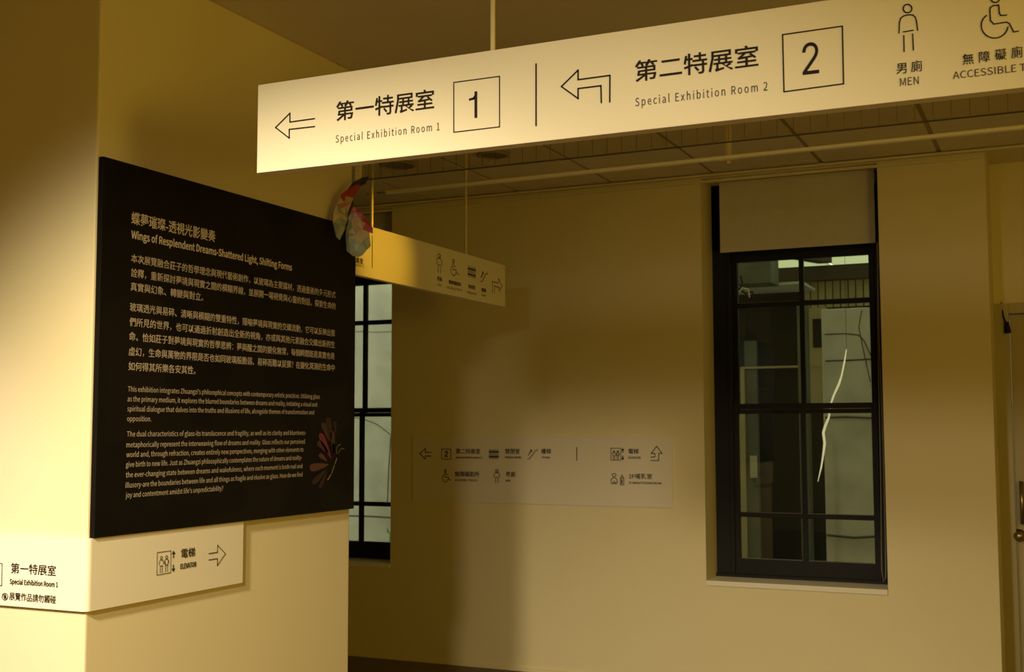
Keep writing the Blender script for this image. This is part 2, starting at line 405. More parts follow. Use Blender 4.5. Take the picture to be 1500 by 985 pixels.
# ------------------------------------------------------------------ roller blinds
def blind(a, b_, zt, zb, label, cord=True):
    t = thing('roller_blind', ((a+b_)/2, YB+.12, zt), label, 'blind', 'roller blinds over the sash windows')
    yy = YB+.12
    bm = bmesh.new(); N = 12
    for k in range(N):
        x0 = a+(b_-a)*k/N; x1 = a+(b_-a)*(k+1)/N
        box(bm, (x0, yy, zb), (x1, yy+.002, zt-.002))
    bmesh.ops.remove_doubles(bm, verts=bm.verts[:], dist=1e-5)
    link('blind_fabric', bm, FAB, t)
    bx('hem_bar', (a, yy-.004, zb-.001), (b_, yy+.006, zb+.028), FAB, t, .002)
    bm = bmesh.new(); tube(bm, [(a, yy+.05, zt-.04), (b_, yy+.05, zt-.04)], .032, 16); link('roller_tube', bm, FAB, t, smooth=True)
    return t
bl = blind(up(1054, 300, 1, YB+.12).x, up(1281, 300, 1, YB+.12).x, w2T-.002, (up(1056, 371, 1, YB+.12).z+up(1280, 355, 1, YB+.12).z)/2, 'taupe roller blind half drawn over the right window')
c0 = [up(1285.5, 355, 1, YB+.10), up(1286, 500, 1, YB+.10), up(1290, 700, 1, YB+.10), up(1291, 800, 1, YB+.09), up(1291.5, 835, 1, YB+.08), up(1294, 853, 1, YB+.07), up(1297.5, 846, 1, YB+.08), up(1297, 800, 1, YB+.09), up(1293.5, 650, 1, YB+.10), up(1288, 500, 1, YB+.10), up(1284.5, 355, 1, YB+.10)]
bm = bmesh.new(); tube(bm, c0, .0014, 6); link('pull_cord', bm, CORD, bl, smooth=True)
blind(w1L+.01, w1R-.005, w1T-.002, zr2['top']+.0, 'dim taupe roller blind over the narrow left window')

# ------------------------------------------------------------------ door in the alcove
d = sempty('door_1', (DX0+.5, YR, 0), 'cream door with steel pull handle at the right edge')
fw_ = .075
bm = bmesh.new(); box(bm, (DX0, YR-.02, .001), (DX0+fw_, YR+.13, DZ)); box(bm, (DX1-fw_, YR-.02, .001), (DX1, YR+.13, DZ)); box(bm, (DX0+fw_, YR-.02, DZ-.055), (DX1-fw_, YR+.13, DZ))
link('door_frame', bm, DOORM, d, bevel=.003)
lf_ = bx('door_leaf', (DX0+fw_+.004, YR+.03, .006), (DX1-fw_-.004, YR+.07, DZ-.06), DOORM, d, .003)
YH = YR-.0
p0 = up(1496, 705, 1, YH); p1 = up(1497, 768, 1, YH); 
bm = bmesh.new(); tube(bm, [(p0.x, YH-.02, p0.z), (p0.x, YH-.02, p1.z)], .011, 12); 
for z in (p0.z-.03, p1.z+.03): tube(bm, [(p0.x, YH-.02, z), (p0.x, YR+.03, z)], .008, 10)
link('pull_handle', bm, STEEL, lf_, smooth=True)
p2 = up(1493, 785, 1, YR+.01)
bm = bmesh.new(); tube(bm, [(p2.x, YR+.03, p2.z), (p2.x, YR+.02, p2.z), (p2.x, YR+.018, p2.z), (p2.x, YR-.03, p2.z), (p2.x, YR-.045, p2.z)], [.033, .033, .02, .026, .018], 20); link('door_knob', bm, STEEL, lf_, smooth=True)
p3 = up(1474, 470, 1, YR)
bm = bmesh.new(); tube(bm, [(p3.x-.022, YR-.003, p3.z+.10), (p3.x-.012, YR-.03, p3.z+.02), (p3.x, YR-.03, p3.z-.02)], [.003, .004, .005], 8)
tube(bm, [(p3.x+.002, YR-.03, p3.z-.01), (p3.x+.006, YR-.03, p3.z-.07)], [.012, .018], 8); link('door_stay', bm, BLACK, d)

# ------------------------------------------------------------------ smoke screen of wired glass
YG = 3.88
zg = (up(547, 260, 1, YG).z+up(1000, 216, 1, YG).z+up(1500, 162, 1, YG).z)/3
gs = thing('glass_screen', (-.5, YG, zg), 'wired glass smoke screen hanging from the ceiling behind the near sign', 'glass screen')
bx('glass_sheet', (XL+.03, YG-.003, zg), (3.19, YG+.003, ZN-.001), WIRED, gs)
bx('edge_strip', (XL+.031, YG-.004, zg-.004), (3.188, YG+.004, zg-.0002), WIREM, gs)
bx('wall_channel', (XL+.004, YG-.012, zg-.002), (XL+.030, YG+.012, ZN-.001), WALL, gs)
bm = bmesh.new(); x = XL+.06; k = 0
while x < 3.15:
    box(bm, (x-.0006, YG-.0045, zg+.002), (x+.0006, YG-.0032, ZN-.003)); x += .054
wz = link('glass_wires', bm, WIREM, gs); wz['kind'] = 'stuff'

# ------------------------------------------------------------------ downlights
for (px, py, rr, lab) in ((722, 225, .085, 'round unlit downlight in the tiled ceiling behind the glass, above the rail'), (583, 240, .10, 'round unlit downlight in the tiled ceiling, nearest the wall block')):
    p = up(px, py, 2, ZC); t = thing('downlight', (p.x, p.y, ZC), lab, 'downlight')
    bm = bmesh.new(); N = 28
    prof = [(rr, -.001), (rr, -.010), (rr*.82, -.012), (rr*.78, -.002)]
    R = [[bm.verts.new((p.x+q*math.cos(2*math.pi*k/N), p.y+q*math.sin(2*math.pi*k/N), ZC+z-.002)) for k in range(N)] for q, z in prof]
    for A, B in zip(R, R[1:]):
        for k in range(N): bm.faces.new((A[k], A[(k+1) % N], B[(k+1) % N], B[k]))
    link('trim_ring', bm, TBAR, t, smooth=True)
    bm = bmesh.new(); tube(bm, [(p.x, p.y, ZC-.009), (p.x, p.y, ZC-.003)], rr*.8, 24); link('lens', bm, LENS, t)

# ------------------------------------------------------------------ track rail
ZR = 2.60
ra = up(566, 282.5, 2, ZR); rb = up(1500, 186.5, 2, ZR); dr = (rb-ra); rb2 = ra+dr*1.35; ra2 = ra-dr.normalized()*.0
t = thing('track_rail', (ra.x, ra.y, ZR), 'long pale metal rail slung below the tiled ceiling', 'rail')
nx = dr.normalized(); sd = Vector((-nx.y, nx.x, 0))
bm = bmesh.new()
vs = []
for p in (ra2, rb2):
    vs.append([bm.verts.new(p+sd*a+Vector((0, 0, z))) for a, z in ((-.018, -.008), (.018, -.008), (.018, .008), (-.018, .008))])
for k in range(4): bm.faces.new((vs[0][k], vs[0][(k+1) % 4], vs[1][(k+1) % 4], vs[1][k]))
bm.faces.new(vs[0][::-1]); bm.faces.new(vs[1]); link('rail_profile', bm, RAILM, t, bevel=.006, smooth=True)
def stem(c):
    bm = bmesh.new(); box(bm, (c.x-.012, c.y-.012, ZR+.008), (c.x+.012, c.y+.012, ZC)); 
    box(bm, (c.x-.005, c.y-.016, ZR+.008), (c.x+.005, c.y-.011, ZC)); link('hanger_stem', bm, ROD, t, bevel=.001)
    bm = bmesh.new(); box(bm, (c.x-.035, c.y-.022, ZR-.010), (c.x+.035, c.y+.022, ZR+.012)); box(bm, (c.x-.008, c.y-.01, ZR-.022), (c.x+.008, c.y+.01, ZR-.010)); link('hanger_clamp', bm, ROD, t, bevel=.002)
crk = bmesh.new(); tube(crk, [up(493, 92, 2, ZN), up(503, 99, 2, ZN), up(517, 105.5, 2, ZN)], .0025, 5)
struct(link('trim_4', crk, TBAR, smooth=True), 'short dark crack where the near ceiling meets the wall block')
c = up(1068, 233, 2, ZR); stem(c); stem(c+dr.normalized()*1.75)

# ------------------------------------------------------------------ hanging sign, near
YN = 2.40
sL = up(377, 190, 1, YN).x
zb = (up(376, 254.5, 1, YN).z+up(1500, 127, 1, YN).z)/2; zt = (up(378, 125, 1, YN).z+up(1210, 0, 1, YN).z)/2
SR = .42
ns = thing('hanging_sign', (-.7, YN, zb), 'long cream hanging sign across the top pointing to rooms 1 and 2', 'sign', None)
bx('sign_panel', (sL, YN, zb), (SR, YN+.035, zt), SIGN, ns, .0015)
def rod(par, x, y, z0, z1, r=.006):
    bm = bmesh.new(); tube(bm, [(x, y, z0), (x, y, z1)], r, 12)
    tube(bm, [(x, y, z1-.012), (x, y, z1)], r*3, 14); link('hanging_rod', bm, ROD, par, smooth=False)
rx = up(722, 73, 1, YN+.017).x; rod(ns, rx, YN+.017, zt, ZN); rod(ns, .12, YN+.017, zt, ZN)
F = Face(1, YN, (1, 0, 0), (0, -1, 0), ns)
LW = .0032
strokes(F, [[(404, 187), (425, 166), (425, 179), (461, 174)], [(404, 187), (424, 202.6), (424, 189.8), (461, 185.6)]], LW, name='arrow_symbol')
text(F, '第一特展室', (493, 176), (636, 161), 26.5, bold=.008)
text(F, 'Special Exhibition Room 1', (492, 208.6), (644, 191.5), 10.6, GREY, 'sans', space=1.12)
strokes(F, [box4((665, 121), (732, 112), (732, 186), (665, 194))], LW*.75, name='number_box')
strokes(F, [[(697.3, 136), (697.3, 171)]], .0068, name='number')
strokes(F, [[(688.5, 146), (694, 144.5), (698, 138)]], .005, name='number_flag', off=.0014)
strokes(F, [[(785.5, 94), (785.5, 184)]], LW*1.1, name='divider_line')
strokes(F, [[(822.6, 127), (847, 103), (847, 117), (893.6, 110.7), (893.4, 149.4)], [(822.6, 127), (847, 144.6), (847, 130), (880.5, 125.8), (881, 150.4)]], LW*1.05, name='arrow_symbol')
text(F, '第二特展室', (931, 119), (1111, 98.5), 29, bold=.008)
text(F, 'Special Exhibition Room 2', (931, 156.5), (1124.6, 132), 12, GREY, 'sans', space=1.12)
strokes(F, [box4((1146.5, 51), (1234, 38.5), (1235.7, 123), (1148.5, 134.7))], LW*.85, name='number_box')
text(F, '2', (1176, 110.5), (1200, 107), 46, kind='sans', name='number')
strokes(F, [arc(1329.5, 12.8, 6.3, 6.2), [(1317, 48.7), (1317.7, 32.5), (1319.5, 27), (1324, 23.5), (1330, 22), (1337, 22), (1341, 25.5), (1342.6, 31), (1344.3, 44.5)],
            [(1323.4, 47), (1337.6, 44.5)], [(1324, 52.4), (1324.4, 75.7)], [(1337, 50), (1338, 73.5)]], LW*.72, name='man_symbol')
text(F, '男', (1313.5, 109), (1328.5, 107.5), 15.5, bold=.002); text(F, '廁', (1335, 106), (1351, 104.5), 15.5, bold=.002)
text(F, 'MEN', (1318.5, 126.5), (1346, 123.3), 11.5, GREY, 'sans')
strokes(F, [arc(1458, -2.6, 6.6, 6.6), [(1474.5, 22.3), (1466, 23), (1464, 19.3), (1463, 7.7), (1455, 8.5), (1451, 11), (1450, 15), (1451, 30.5), (1456, 35.5), (1474.5, 32.5), (1478.5, 34.5), (1485, 47), (1492, 45.7)],
            arc(1457, 37.5, 19.5, 18.5, 128, 352, 20)], LW*.72, name='wheelchair_symbol')
for k, ch in enumerate('無障礙廁所'):
    text(F, ch, (1410.5+k*23.8, 95.6-k*3.15), (1426.8+k*23.8, 93.6-k*3.15), 15.2+k*.3, bold=.002)
text(F, 'ACCESSIBLE TOILETS', (1396, 116.6), (1560, 96.5), 10.6, GREY, 'sans')

# ------------------------------------------------------------------ hanging sign, far
X2 = -2.67
yE = (up(741, 390, 0, X2).y+up(739, 450, 0, X2).y)/2; yS = up(545, 400, 0, X2).y-.86
z2b = (up(739, 450, 0, X2).z+up(516, 401, 0, X2).z)/2; z2t = (up(741, 390, 0, X2).z+up(546, 332, 0, X2).z)/2
fs = thing('hanging_sign', (X2, yE-.8, z2b), 'amber-lit hanging sign seen edge-on beyond the black board', 'sign')
Y1c = Y1+.03
bx('sign_panel', (X2-.03, Y1c+.07, z2b), (X2, yE, z2t), SIGN, fs, .0015)
ry1 = up(545, 300, 0, X2-.015).y; ry2 = up(682.5, 300, 0, X2-.015).y
rod(fs, X2-.015, ry1, z2t, ZC, .0065); rod(fs, X2-.015, ry2, z2t, ZC, .0065)
F = Face(0, X2, (0, 1, 0), (1, 0, 0), fs)
text(F, '展室', (521, 385), (531.5, 388), 8, bold=.012); text(F, 'Room 1', (518, 389), (533, 392.5), 4, GREY, 'sans')
strokes(F, [[(545, 346), (545, 392.5)]], .004, name='divider_line')
q = quadmap((639.5, 371), (647, 373), (639.5, 398), (647, 400.5)); strokes(F, man(q), .0035, name='man_symbol')
q = quadmap((660, 379), (671.5, 382), (660, 403), (671.5, 406)); strokes(F, wheel(q), .0035, name='wheelchair_symbol')
q = quadmap((685, 389.5), (696.5, 392.5), (685, 405), (696.5, 408.5)); strokes(F, bars(q), .0035, name='bars_symbol')
q = quadmap((703.5, 396), (714, 398.5), (703.5, 412.5), (714, 415.5)); strokes(F, stairs(q), .0035, name='stairs_symbol')
text(F, '男廁', (640, 411), (647, 413), 6.2, bold=.006); text(F, 'MEN', (641, 418.5), (646, 420), 3.2, GREY, 'sans')
text(F, '無障礙廁所', (657, 415.8), (675, 420.3), 5.6, bold=.006); text(F, 'ACCESSIBLE TOILETS', (654, 422), (677, 428), 3.2, GREY, 'sans')
text(F, '禁閉室', (685.5, 422.5), (696, 425), 5.6, bold=.006); text(F, 'PRISON ROOM', (684, 429.5), (698, 433), 3.2, GREY, 'sans')
text(F, '樓梯', (705, 427.5), (711.8, 429.2), 5.6, bold=.006); text(F, 'STAIRS', (704.7, 433.5), (712, 435.5), 3.2, GREY, 'sans')
strokes(F, [[(721, 429), (721, 412.5), (729.5, 415), (729.8, 408.5), (735.3, 418.8), (731, 427), (731, 421.5), (724, 419.3), (724, 430)]], .004, name='arrow_symbol')

# ------------------------------------------------------------------ black exhibition board
bz0 = (up(130.5, 791, 0, XL+.02).z+up(510, 745.5, 0, XL+.02).z)/2; bz1 = (up(146, 227, 0, XL+.02).z+up(480, 322, 0, XL+.02).z)/2
bo = thing('exhibition_board', (XL+.01, 3.2, bz0), 'large black board of tan bilingual exhibition text on the side of the wall block', 'board')
bx('board_panel', (XL+.003, Y0+.004, bz0), (XL+.020, Y1-.002, bz1), BOARD, bo, .001)
F = Face(0, XL+.020, (0, 1, 0), (1, 0, 0), bo)
text(F, '蝶夢璀璨-透視光影變奏', (192, 330), (314.8, 353.5), 17.6, PRINT2, bold=.008)
text(F, 'Wings of Resplendent Dreams-Shattered Light, Shifting Forms', (192, 350.5), (427, 395.5), 11.2, PRINT2, 'noto', bold=.008)
body = [('本次展覽融合莊子的哲學理念與現代藝術創作，以玻璃為主要媒材，透過藝術的多元形式', (191.5, 384), (491, 438)),
        ('詮釋，重新探討夢境與現實之間的模糊界線，並展開一場視覺與心靈的對話，探索生命的', (191.5, 405.3), (491, 454.3)),
        ('真實與幻象、轉變與對立。', (190.8, 427.2), (297, 440.5)),
        ('玻璃透光與易碎、清晰與模糊的雙重特性，隱喻夢境與現實的交織流動，它可以反映出我', (189.7, 456), (490, 493.5)),
        ('們所見的世界，也可以通過折射創造出全新的視角，亦或與其他元素融合交織出新的生', (189.2, 477.7), (490, 510.5)),
        ('命。恰如莊子對夢境與現實的哲學思辨：夢與醒之間的變化無常，每個瞬間既是真實也是', (188.6, 499), (489.6, 527.2)),
        ('虛幻，生命與萬物的界限是否也如同玻璃般脆弱、易碎而難以捉摸？在變化莫測的生命中', (188, 521.3), (489.6, 544.2)),
        ('如何得其所樂各安其性。', (187.5, 543), (286, 548.8))]
for s_, a, b_ in body: text(F, s_, a, b_, 12.2, PRINT, bold=.001)
eng = [("This exhibition integrates Zhuangzi's philosophical concepts with contemporary artistic practices. Utilizing glass", (187, 574.3), (468, 584.2)),
       ("as the primary medium, it explores the blurred boundaries between dreams and reality, initiating a visual and", (186.3, 589.2), (464, 595.3)),
       ("spiritual dialogue that delves into the truths and illusions of life, alongside themes of transformation and", (186, 603.4), (459.7, 607)),
       ("opposition.", (185.6, 617.6), (221, 617.4)),
       ("The dual characteristics of glass-its translucence and fragility, as well as its clarity and blurriness-", (185.4, 640.3), (448, 637)),
       ("metaphorically represent the interweaving flow of dreams and reality. Glass reflects our perceived", (184.6, 655.4), (446, 650.5)),
       ("world and, through refraction, creates entirely new perspectives, merging with other elements to", (184.6, 670), (444, 662)),
       ("give birth to new life. Just as Zhuangzi philosophically contemplates the nature of dreams and reality-", (184, 685), (442, 673.6)),
       ("the ever-changing state between dreams and wakefulness, where each moment is both real and", (183.8, 700), (442.5, 686)),
       ("illusory-are the boundaries between life and all things as fragile and elusive as glass. How do we find", (183.3, 715.6), (442.5, 698)),
       ("joy and contentment amidst life's unpredictability?", (183.4, 729.6), (326.5, 719))]
for s_, a, b_ in eng: text(F, s_, a, b_, 7.6, PRINT, 'noto', bold=0)
# printed butterfly, flat ink on the board
PC = [mat('ink_red', (.16, .02, .03), .6), mat('ink_brown', (.06, .025, .015), .6), mat('ink_rust', (.10, .04, .025), .6), mat('ink_dim_brown', (.028, .013, .008), .6), mat('ink_gold', (.22, .15, .06), .6)]
pet = [((285, 150), (312, 400), 60, 3), ((350, 190), (362, 310), 35, 3), ((225, 205), (300, 400), 55, 1), ((200, 315), (315, 580), 62, 0), ((328, 290), (340, 570), 46, 1), ((338, 420), (342, 570), 28, 0),
       ((178, 400), (285, 520), 62, 1), ((192, 532), (272, 605), 46, 2), ((92, 680), (285, 640), 84, 2), ((122, 840), (265, 690), 60, 3), ((195, 885), (272, 710), 40, 3)]
def pp(x, y): return (440+.142*x, 590+.142*y)
for (fx, fy), (bx_, by_), wd, mi in pet:
    ax_ = Vector((fx-bx_, fy-by_)); L = ax_.length; d_ = ax_/L; n_ = Vector((-d_.y, d_.x)); pts = []
    prof = [(0, .06), (.25, .28), (.5, .40), (.75, .5), (.88, .46), (.97, .26)]
    for t_, w_ in prof: pts.append(Vector((bx_, by_))+d_*L*t_+n_*wd*w_)
    pts.append(Vector((fx, fy)))
    for t_, w_ in prof[::-1]: pts.append(Vector((bx_, by_))+d_*L*t_-n_*wd*w_)
    V = [F.st(*pp(*p)) for p in pts]
    a_ = sum(V[i][0]*V[(i+1) % len(V)][1]-V[(i+1) % len(V)][0]*V[i][1] for i in range(len(V)))
    flat(F, V if a_ > 0 else V[::-1], [tuple(range(len(V)))], PC[mi], name='printed_wing_petal')
strokes(F, [[pp(372, 580), pp(350, 640), pp(318, 735), pp(280, 795)]], .006, PC[4], name='printed_body')
strokes(F, [[pp(375, 530), pp(367, 480), pp(385, 445), pp(410, 432)], [pp(392, 520), pp(405, 488), pp(425, 472), pp(448, 480)]], .003, PC[4], name='printed_antenna')

# ------------------------------------------------------------------ wraparound sign at the corner
T = .014
wz0 = (up(124, 898, 0, XL+T).z+up(356, 853.5, 0, XL+T).z)/2; wz1 = bz0-.001
yq = up(356, 810, 0, XL+T).y
ws = thing('corner_sign', (XL, Y0, wz0), 'cream sign folded round the wall corner below the black board with elevator arrow', 'sign')
R_ = .018; path_o = []; path_i = []
path_o.append((-3.9, Y0-T)); path_i.append((-3.9, Y0-.002))
for k in range(9):
    a = -math.pi/2+k*math.pi/16
    path_o.append((XL+T-R_+R_*math.cos(a), Y0-T+R_+R_*math.sin(a)))
    path_i.append((XL+T-R_+(R_-T+.002)*math.cos(a), Y0-T+R_+(R_-T+.002)*math.sin(a)))
path_o.append((XL+T, yq)); path_i.append((XL+.002, yq))
bm = bmesh.new(); n = len(path_o)
V = [[bm.verts.new((x, y, z)) for x, y in pth] for pth, z in ((path_o, wz0), (path_o, wz1), (path_i, wz0), (path_i, wz1))]
for k in range(n-1):
    bm.faces.new((V[0][k], V[0][k+1], V[1][k+1], V[1][k])); bm.faces.new((V[2][k+1], V[2][k], V[3][k], V[3][k+1]))
    bm.faces.new((V[0][k+1], V[0][k], V[2][k], V[2][k+1])); bm.faces.new((V[1][k], V[1][k+1], V[3][k+1], V[3][k]))
bm.faces.new((V[0][0], V[1][0], V[3][0], V[2][0])); bm.faces.new((V[0][-1], V[2][-1], V[3][-1], V[1][-1]))
link('sign_panel', bm, SIGN, ws)
F = Face(1, Y0-T, (1, 0, 0), (0, -1, 0), ws)
strokes(F, [box4((-38, 822), (3.5, 826), (3, 858.5), (-39, 854))], .0022, name='number_box')
text(F, '第一特展室', (16.5, 840), (82, 844.3), 14.3, bold=.008)
text(F, 'Special Exhibition Room 1', (14.7, 856.2), (85, 860), 7, INK, 'sans', bold=.01)
text(F, '展覽作品請勿觸碰', (14, 880.5), (82, 883.6), 11, bold=.006)
cx, cy = 7.6, 874.5
strokes(F, [arc(cx, cy, 4.2, 4.8), [(cx-2.8, cy-3.2), (cx+2.8, cy+3.2)], [(cx-1, cy-2.8), (cx-1, cy+2.6)], [(cx+.4, cy-3.2), (cx+.4, cy+2.8)], [(cx+1.7, cy-2), (cx+1.5, cy+2.4)], [(cx-2.2, cy), (cx-.6, cy+2.6)]], .0022, name='no_touch_symbol')
F = Face(0, XL+T, (0, 1, 0), (1, 0, 0), ws)
q = quadmap((229.8, 810), (250, 807.3), (229.2, 843), (249.5, 839.3)); strokes(F, lift(q), .0019, name='elevator_symbol')
text(F, '電梯', (264.8, 818.2), (285, 815.5), 13, bold=.006)
text(F, 'ELEVATOR', (263.8, 833.8), (286.8, 830.3), 7.2, INK, 'sans', bold=.008)
strokes(F, [[(305.5, 811.5), (318, 809.5), (318.3, 799), (329.8, 811.7), (317.8, 829), (318, 818.7), (305.5, 820.8)]], .0026, name='arrow_symbol')

# ------------------------------------------------------------------ sign on the back wall
TB = .008; YP = YB-TB
a0 = up(605, 640, 1, YP); a1 = up(985, 641, 1, YP); a2 = up(985, 742, 1, YP); a3 = up(603, 737, 1, YP)
PALEP = mat('satin_grey_cream_acrylic', (.78, .71, .55), .35, spec=.5)
wsn = thing('wall_sign', ((a0.x+a1.x)/2, YP, (a2.z+a3.z)/2), 'wide pale directory sign flat on the back wall between the windows', 'sign')
bx('sign_panel', ((a0.x+a3.x)/2, YP, (a2.z+a3.z)/2), ((a1.x+a2.x)/2, YB-.0008, (a0.z+a1.z)/2), PALEP, wsn, .0008)
F = Face(1, YP, (1, 0, 0), (0, -1, 0), wsn)
lw = .0052
strokes(F, [[(632, 663), (623.3, 663), (623.3, 657.4), (615, 665), (623.3, 672.7), (623.3, 668.4), (632, 668.4)]], lw, name='arrow_symbol')
strokes(F, [box4((647, 658.3), (660.5, 658.3), (660.5, 673), (647, 673))], lw*.8, name='number_box')
text(F, '2', (651.5, 669.5), (656.2, 669.5), 8.2, kind='sans', name='number', bold=.02)
def pair(cj, x0, x1, en, e0, e1, yb, ye, hc=7.3):
    text(F, cj, (x0, yb), (x1, yb), hc, bold=.012); text(F, en, (e0, ye), (e1, ye), 2.9, INK, 'sans', bold=.01)
pair('第二特展室', 668, 703.5, 'Special Exhibition Room 2', 668, 706, 665.3, 672)
q = quadmap((716.5, 659), (730.5, 659), (716.5, 672.5), (730.5, 672.5)); strokes(F, bars(q), lw*.75, name='bars_symbol')
pair('禁閉室', 740, 761.5, 'PRISON ROOM', 740, 763.3, 665.3, 672)
q = quadmap((773, 657.5), (787.5, 657.5), (773, 672.8), (787.5, 672.8)); strokes(F, stairs(q), lw*.7, name='stairs_symbol')
pair('樓梯', 793, 807.3, 'STAIRS', 793.6, 805.5, 665.3, 672)
strokes(F, [[(845, 656), (845, 674.7)]], lw, name='divider_line')
q = quadmap((895, 657), (909.6, 657), (895, 674.5), (909.6, 674.5)); strokes(F, lift(q), lw*.7, name='elevator_symbol')
pair('電梯', 920.7, 935.7, 'ELEVATOR', 920.7, 938.5, 665.3, 672.3)
strokes(F, [[(953.5, 670), (959.3, 670), (959.3, 664.7), (954, 664.7), (962, 654), (970, 664.7), (965, 664.7), (965, 675), (953.5, 675)]], lw*.9, name='arrow_symbol')
q = quadmap((648, 688), (660.5, 688), (648, 706.3), (660.5, 706.3)); strokes(F, wheel(q), lw*.8, name='wheelchair_symbol')
pair('無障礙廁所', 666.5, 702.3, 'ACCESSIBLE TOILETS', 666.5, 699.3, 698.8, 705.3)
q = quadmap((724, 688), (731.8, 688), (724, 707.5), (731.8, 707.5)); strokes(F, man(q), lw*.8, name='man_symbol')
pair('男廁', 741, 755, 'MEN', 741, 748, 699, 706)
q = quadmap((895, 694), (914.3, 694), (895, 710.8), (914.3, 710.8)); strokes(F, baby(q), lw*.75, name='baby_and_bottle_symbol')
pair('2F哺乳室', 921.5, 955.4, '2F BREASTFEEDING ROOM', 921.5, 968.7, 702, 709.5)

# ------------------------------------------------------------------ butterfly sculpture at the board corner
BC = [mat('wing_dark_violet', (.035, .022, .030), .35), mat('wing_crimson', (.34, .035, .05), .35), mat('wing_rose', (.40, .16, .12), .4), mat('wing_cream', (.50, .42, .24), .4), mat('wing_grey_green', (.26, .30, .20), .4), mat('wing_pale_pink', (.45, .28, .20), .4)]
bpnt = up(512, 318, 0, XL+.07)
bf = thing('butterfly_sculpture', bpnt, 'faceted paper butterfly with crimson and grey-green wings at the board corner', 'butterfly')
def wing(outline, hdir, zone, nin, seed):
    rnd = random.Random(seed)
    px = [(470+.1522*x, 240+.1522*y) for x, y in outline]
    n = Vector(hdir).cross(Vector((0, 0, 1))).normalized()
    if n.dot(EYE-bpnt) < 0: n = -n
    h = Vector(hdir).normalized()
    P = [upn(a, b_, bpnt, n) for a, b_ in px]
    P2 = [Vector(((p-bpnt).dot(h), p.z-bpnt.z)) for p in P]
    def inside(q):
        c_ = False; m_ = len(outline)
        for i in range(m_):
            a, b_ = outline[i], outline[i-1]
            if (a[1] > q[1]) != (b_[1] > q[1]) and q[0] < (b_[0]-a[0])*(q[1]-a[1])/(b_[1]-a[1])+a[0]: c_ = not c_
        return c_
    xs_ = [o[0] for o in outline]; ys_ = [o[1] for o in outline]; ins = []
    tries = 0
    while len(ins) < nin and tries < 4000:
        tries += 1
        q = (rnd.uniform(min(xs_), max(xs_)), rnd.uniform(min(ys_), max(ys_)))
        if inside(q) and all((q[0]-o[0])**2+(q[1]-o[1])**2 > 38**2 for o in ins) and all((q[0]-o[0])**2+(q[1]-o[1])**2 > 26**2 for o in outline): ins.append(q)
    allp = list(outline)+ins
    P2 += [Vector(((upn(470+.1522*a, 240+.1522*b_, bpnt, n)-bpnt).dot(h), upn(470+.1522*a, 240+.1522*b_, bpnt, n).z-bpnt.z)) for a, b_ in ins]
    vo_, _, fo, ov, _, _ = delaunay_2d_cdt(P2, [], [list(range(len(outline)))], 1, 1e-6)
    bm = bmesh.new(); cent = []
    dep = [0 if ov[i] and ov[i][0] < len(outline) else rnd.uniform(.002, .011) for i in range(len(vo_))]
    A = [bm.verts.new(bpnt+h*v.x+Vector((0, 0, v.y))+n*(dep[i]+.002)) for i, v in enumerate(vo_)]
    B = [bm.verts.new(bpnt+h*v.x+Vector((0, 0, v.y))-n*(dep[i]*.6+.002)) for i, v in enumerate(vo_)]
    src = [allp[ov[i][0]] if ov[i] else (300, 400) for i in range(len(vo_))]
    ec = {}
    for f in fo:
        c_ = (sum(src[i][0] for i in f)/len(f), sum(src[i][1] for i in f)/len(f)); mi = zone(c_, rnd)
        bm.faces.new([A[i] for i in f]).material_index = mi; bm.faces.new([B[i] for i in f][::-1]).material_index = mi
        for i in range(len(f)):
            e = (f[i], f[(i+1) % len(f)]); ec[e] = mi
    for (i, j), mi in ec.items():
        if (j, i) not in ec: bm.faces.new((A[j], A[i], B[i], B[j])).material_index = mi
    o = link('wing', bm, BC, bf); return o
def zoneA(c_, r):
    x, y = c_
    if y < 215 and y < 215-(x-330)*.15 and x > 270: return 0
    if y < 340: return 1
    if y < 430: return r.choice((2, 5, 3))
    if y < 540: return r.choice((3, 5, 3, 4))
    return 4
def zoneB(c_, r):
    x, y = c_
    if x > 350+(y-470)*.55 and y < 680 and x > 330: return 1
    if y < 520: return r.choice((2, 3, 5))
    if y < 740: return r.choice((3, 5, 3, 4)) if x > 300 else 4
    return 4
wing([(460, 125), (430, 200), (380, 215), (350, 270), (335, 290), (310, 330), (300, 400), (260, 460), (235, 590), (180, 735), (150, 705), (115, 560), (120, 480), (150, 390), (190, 330), (200, 290), (265, 240), (310, 180), (400, 130)], (-.35, -.93, 0), zoneA, 20, 5)
wing([(320, 410), (370, 430), (430, 520), (500, 620), (500, 672), (465, 660), (480, 790), (440, 830), (400, 880), (360, 898), (310, 890), (250, 840), (240, 700), (245, 600), (265, 500), (285, 440)], (.9, .30, 0), zoneB, 26, 8)
bm = bmesh.new(); tube(bm, [upn(470+.1522*x, 240+.1522*y, bpnt, Vector((.56, -.83, 0))) for x, y in ((305, 360), (298, 420), (280, 480), (262, 540), (243, 600))], [.003, .006, .008, .007, .003], 10); link('body', bm, BC[0], bf, smooth=True)
bm = bmesh.new(); tube(bm, [bpnt+Vector((0, 0, -.0)), Vector((XL+.021, bpnt.y-.01, bpnt.z-.03))], .002, 6); link('mounting_pin', bm, STEEL, bf)
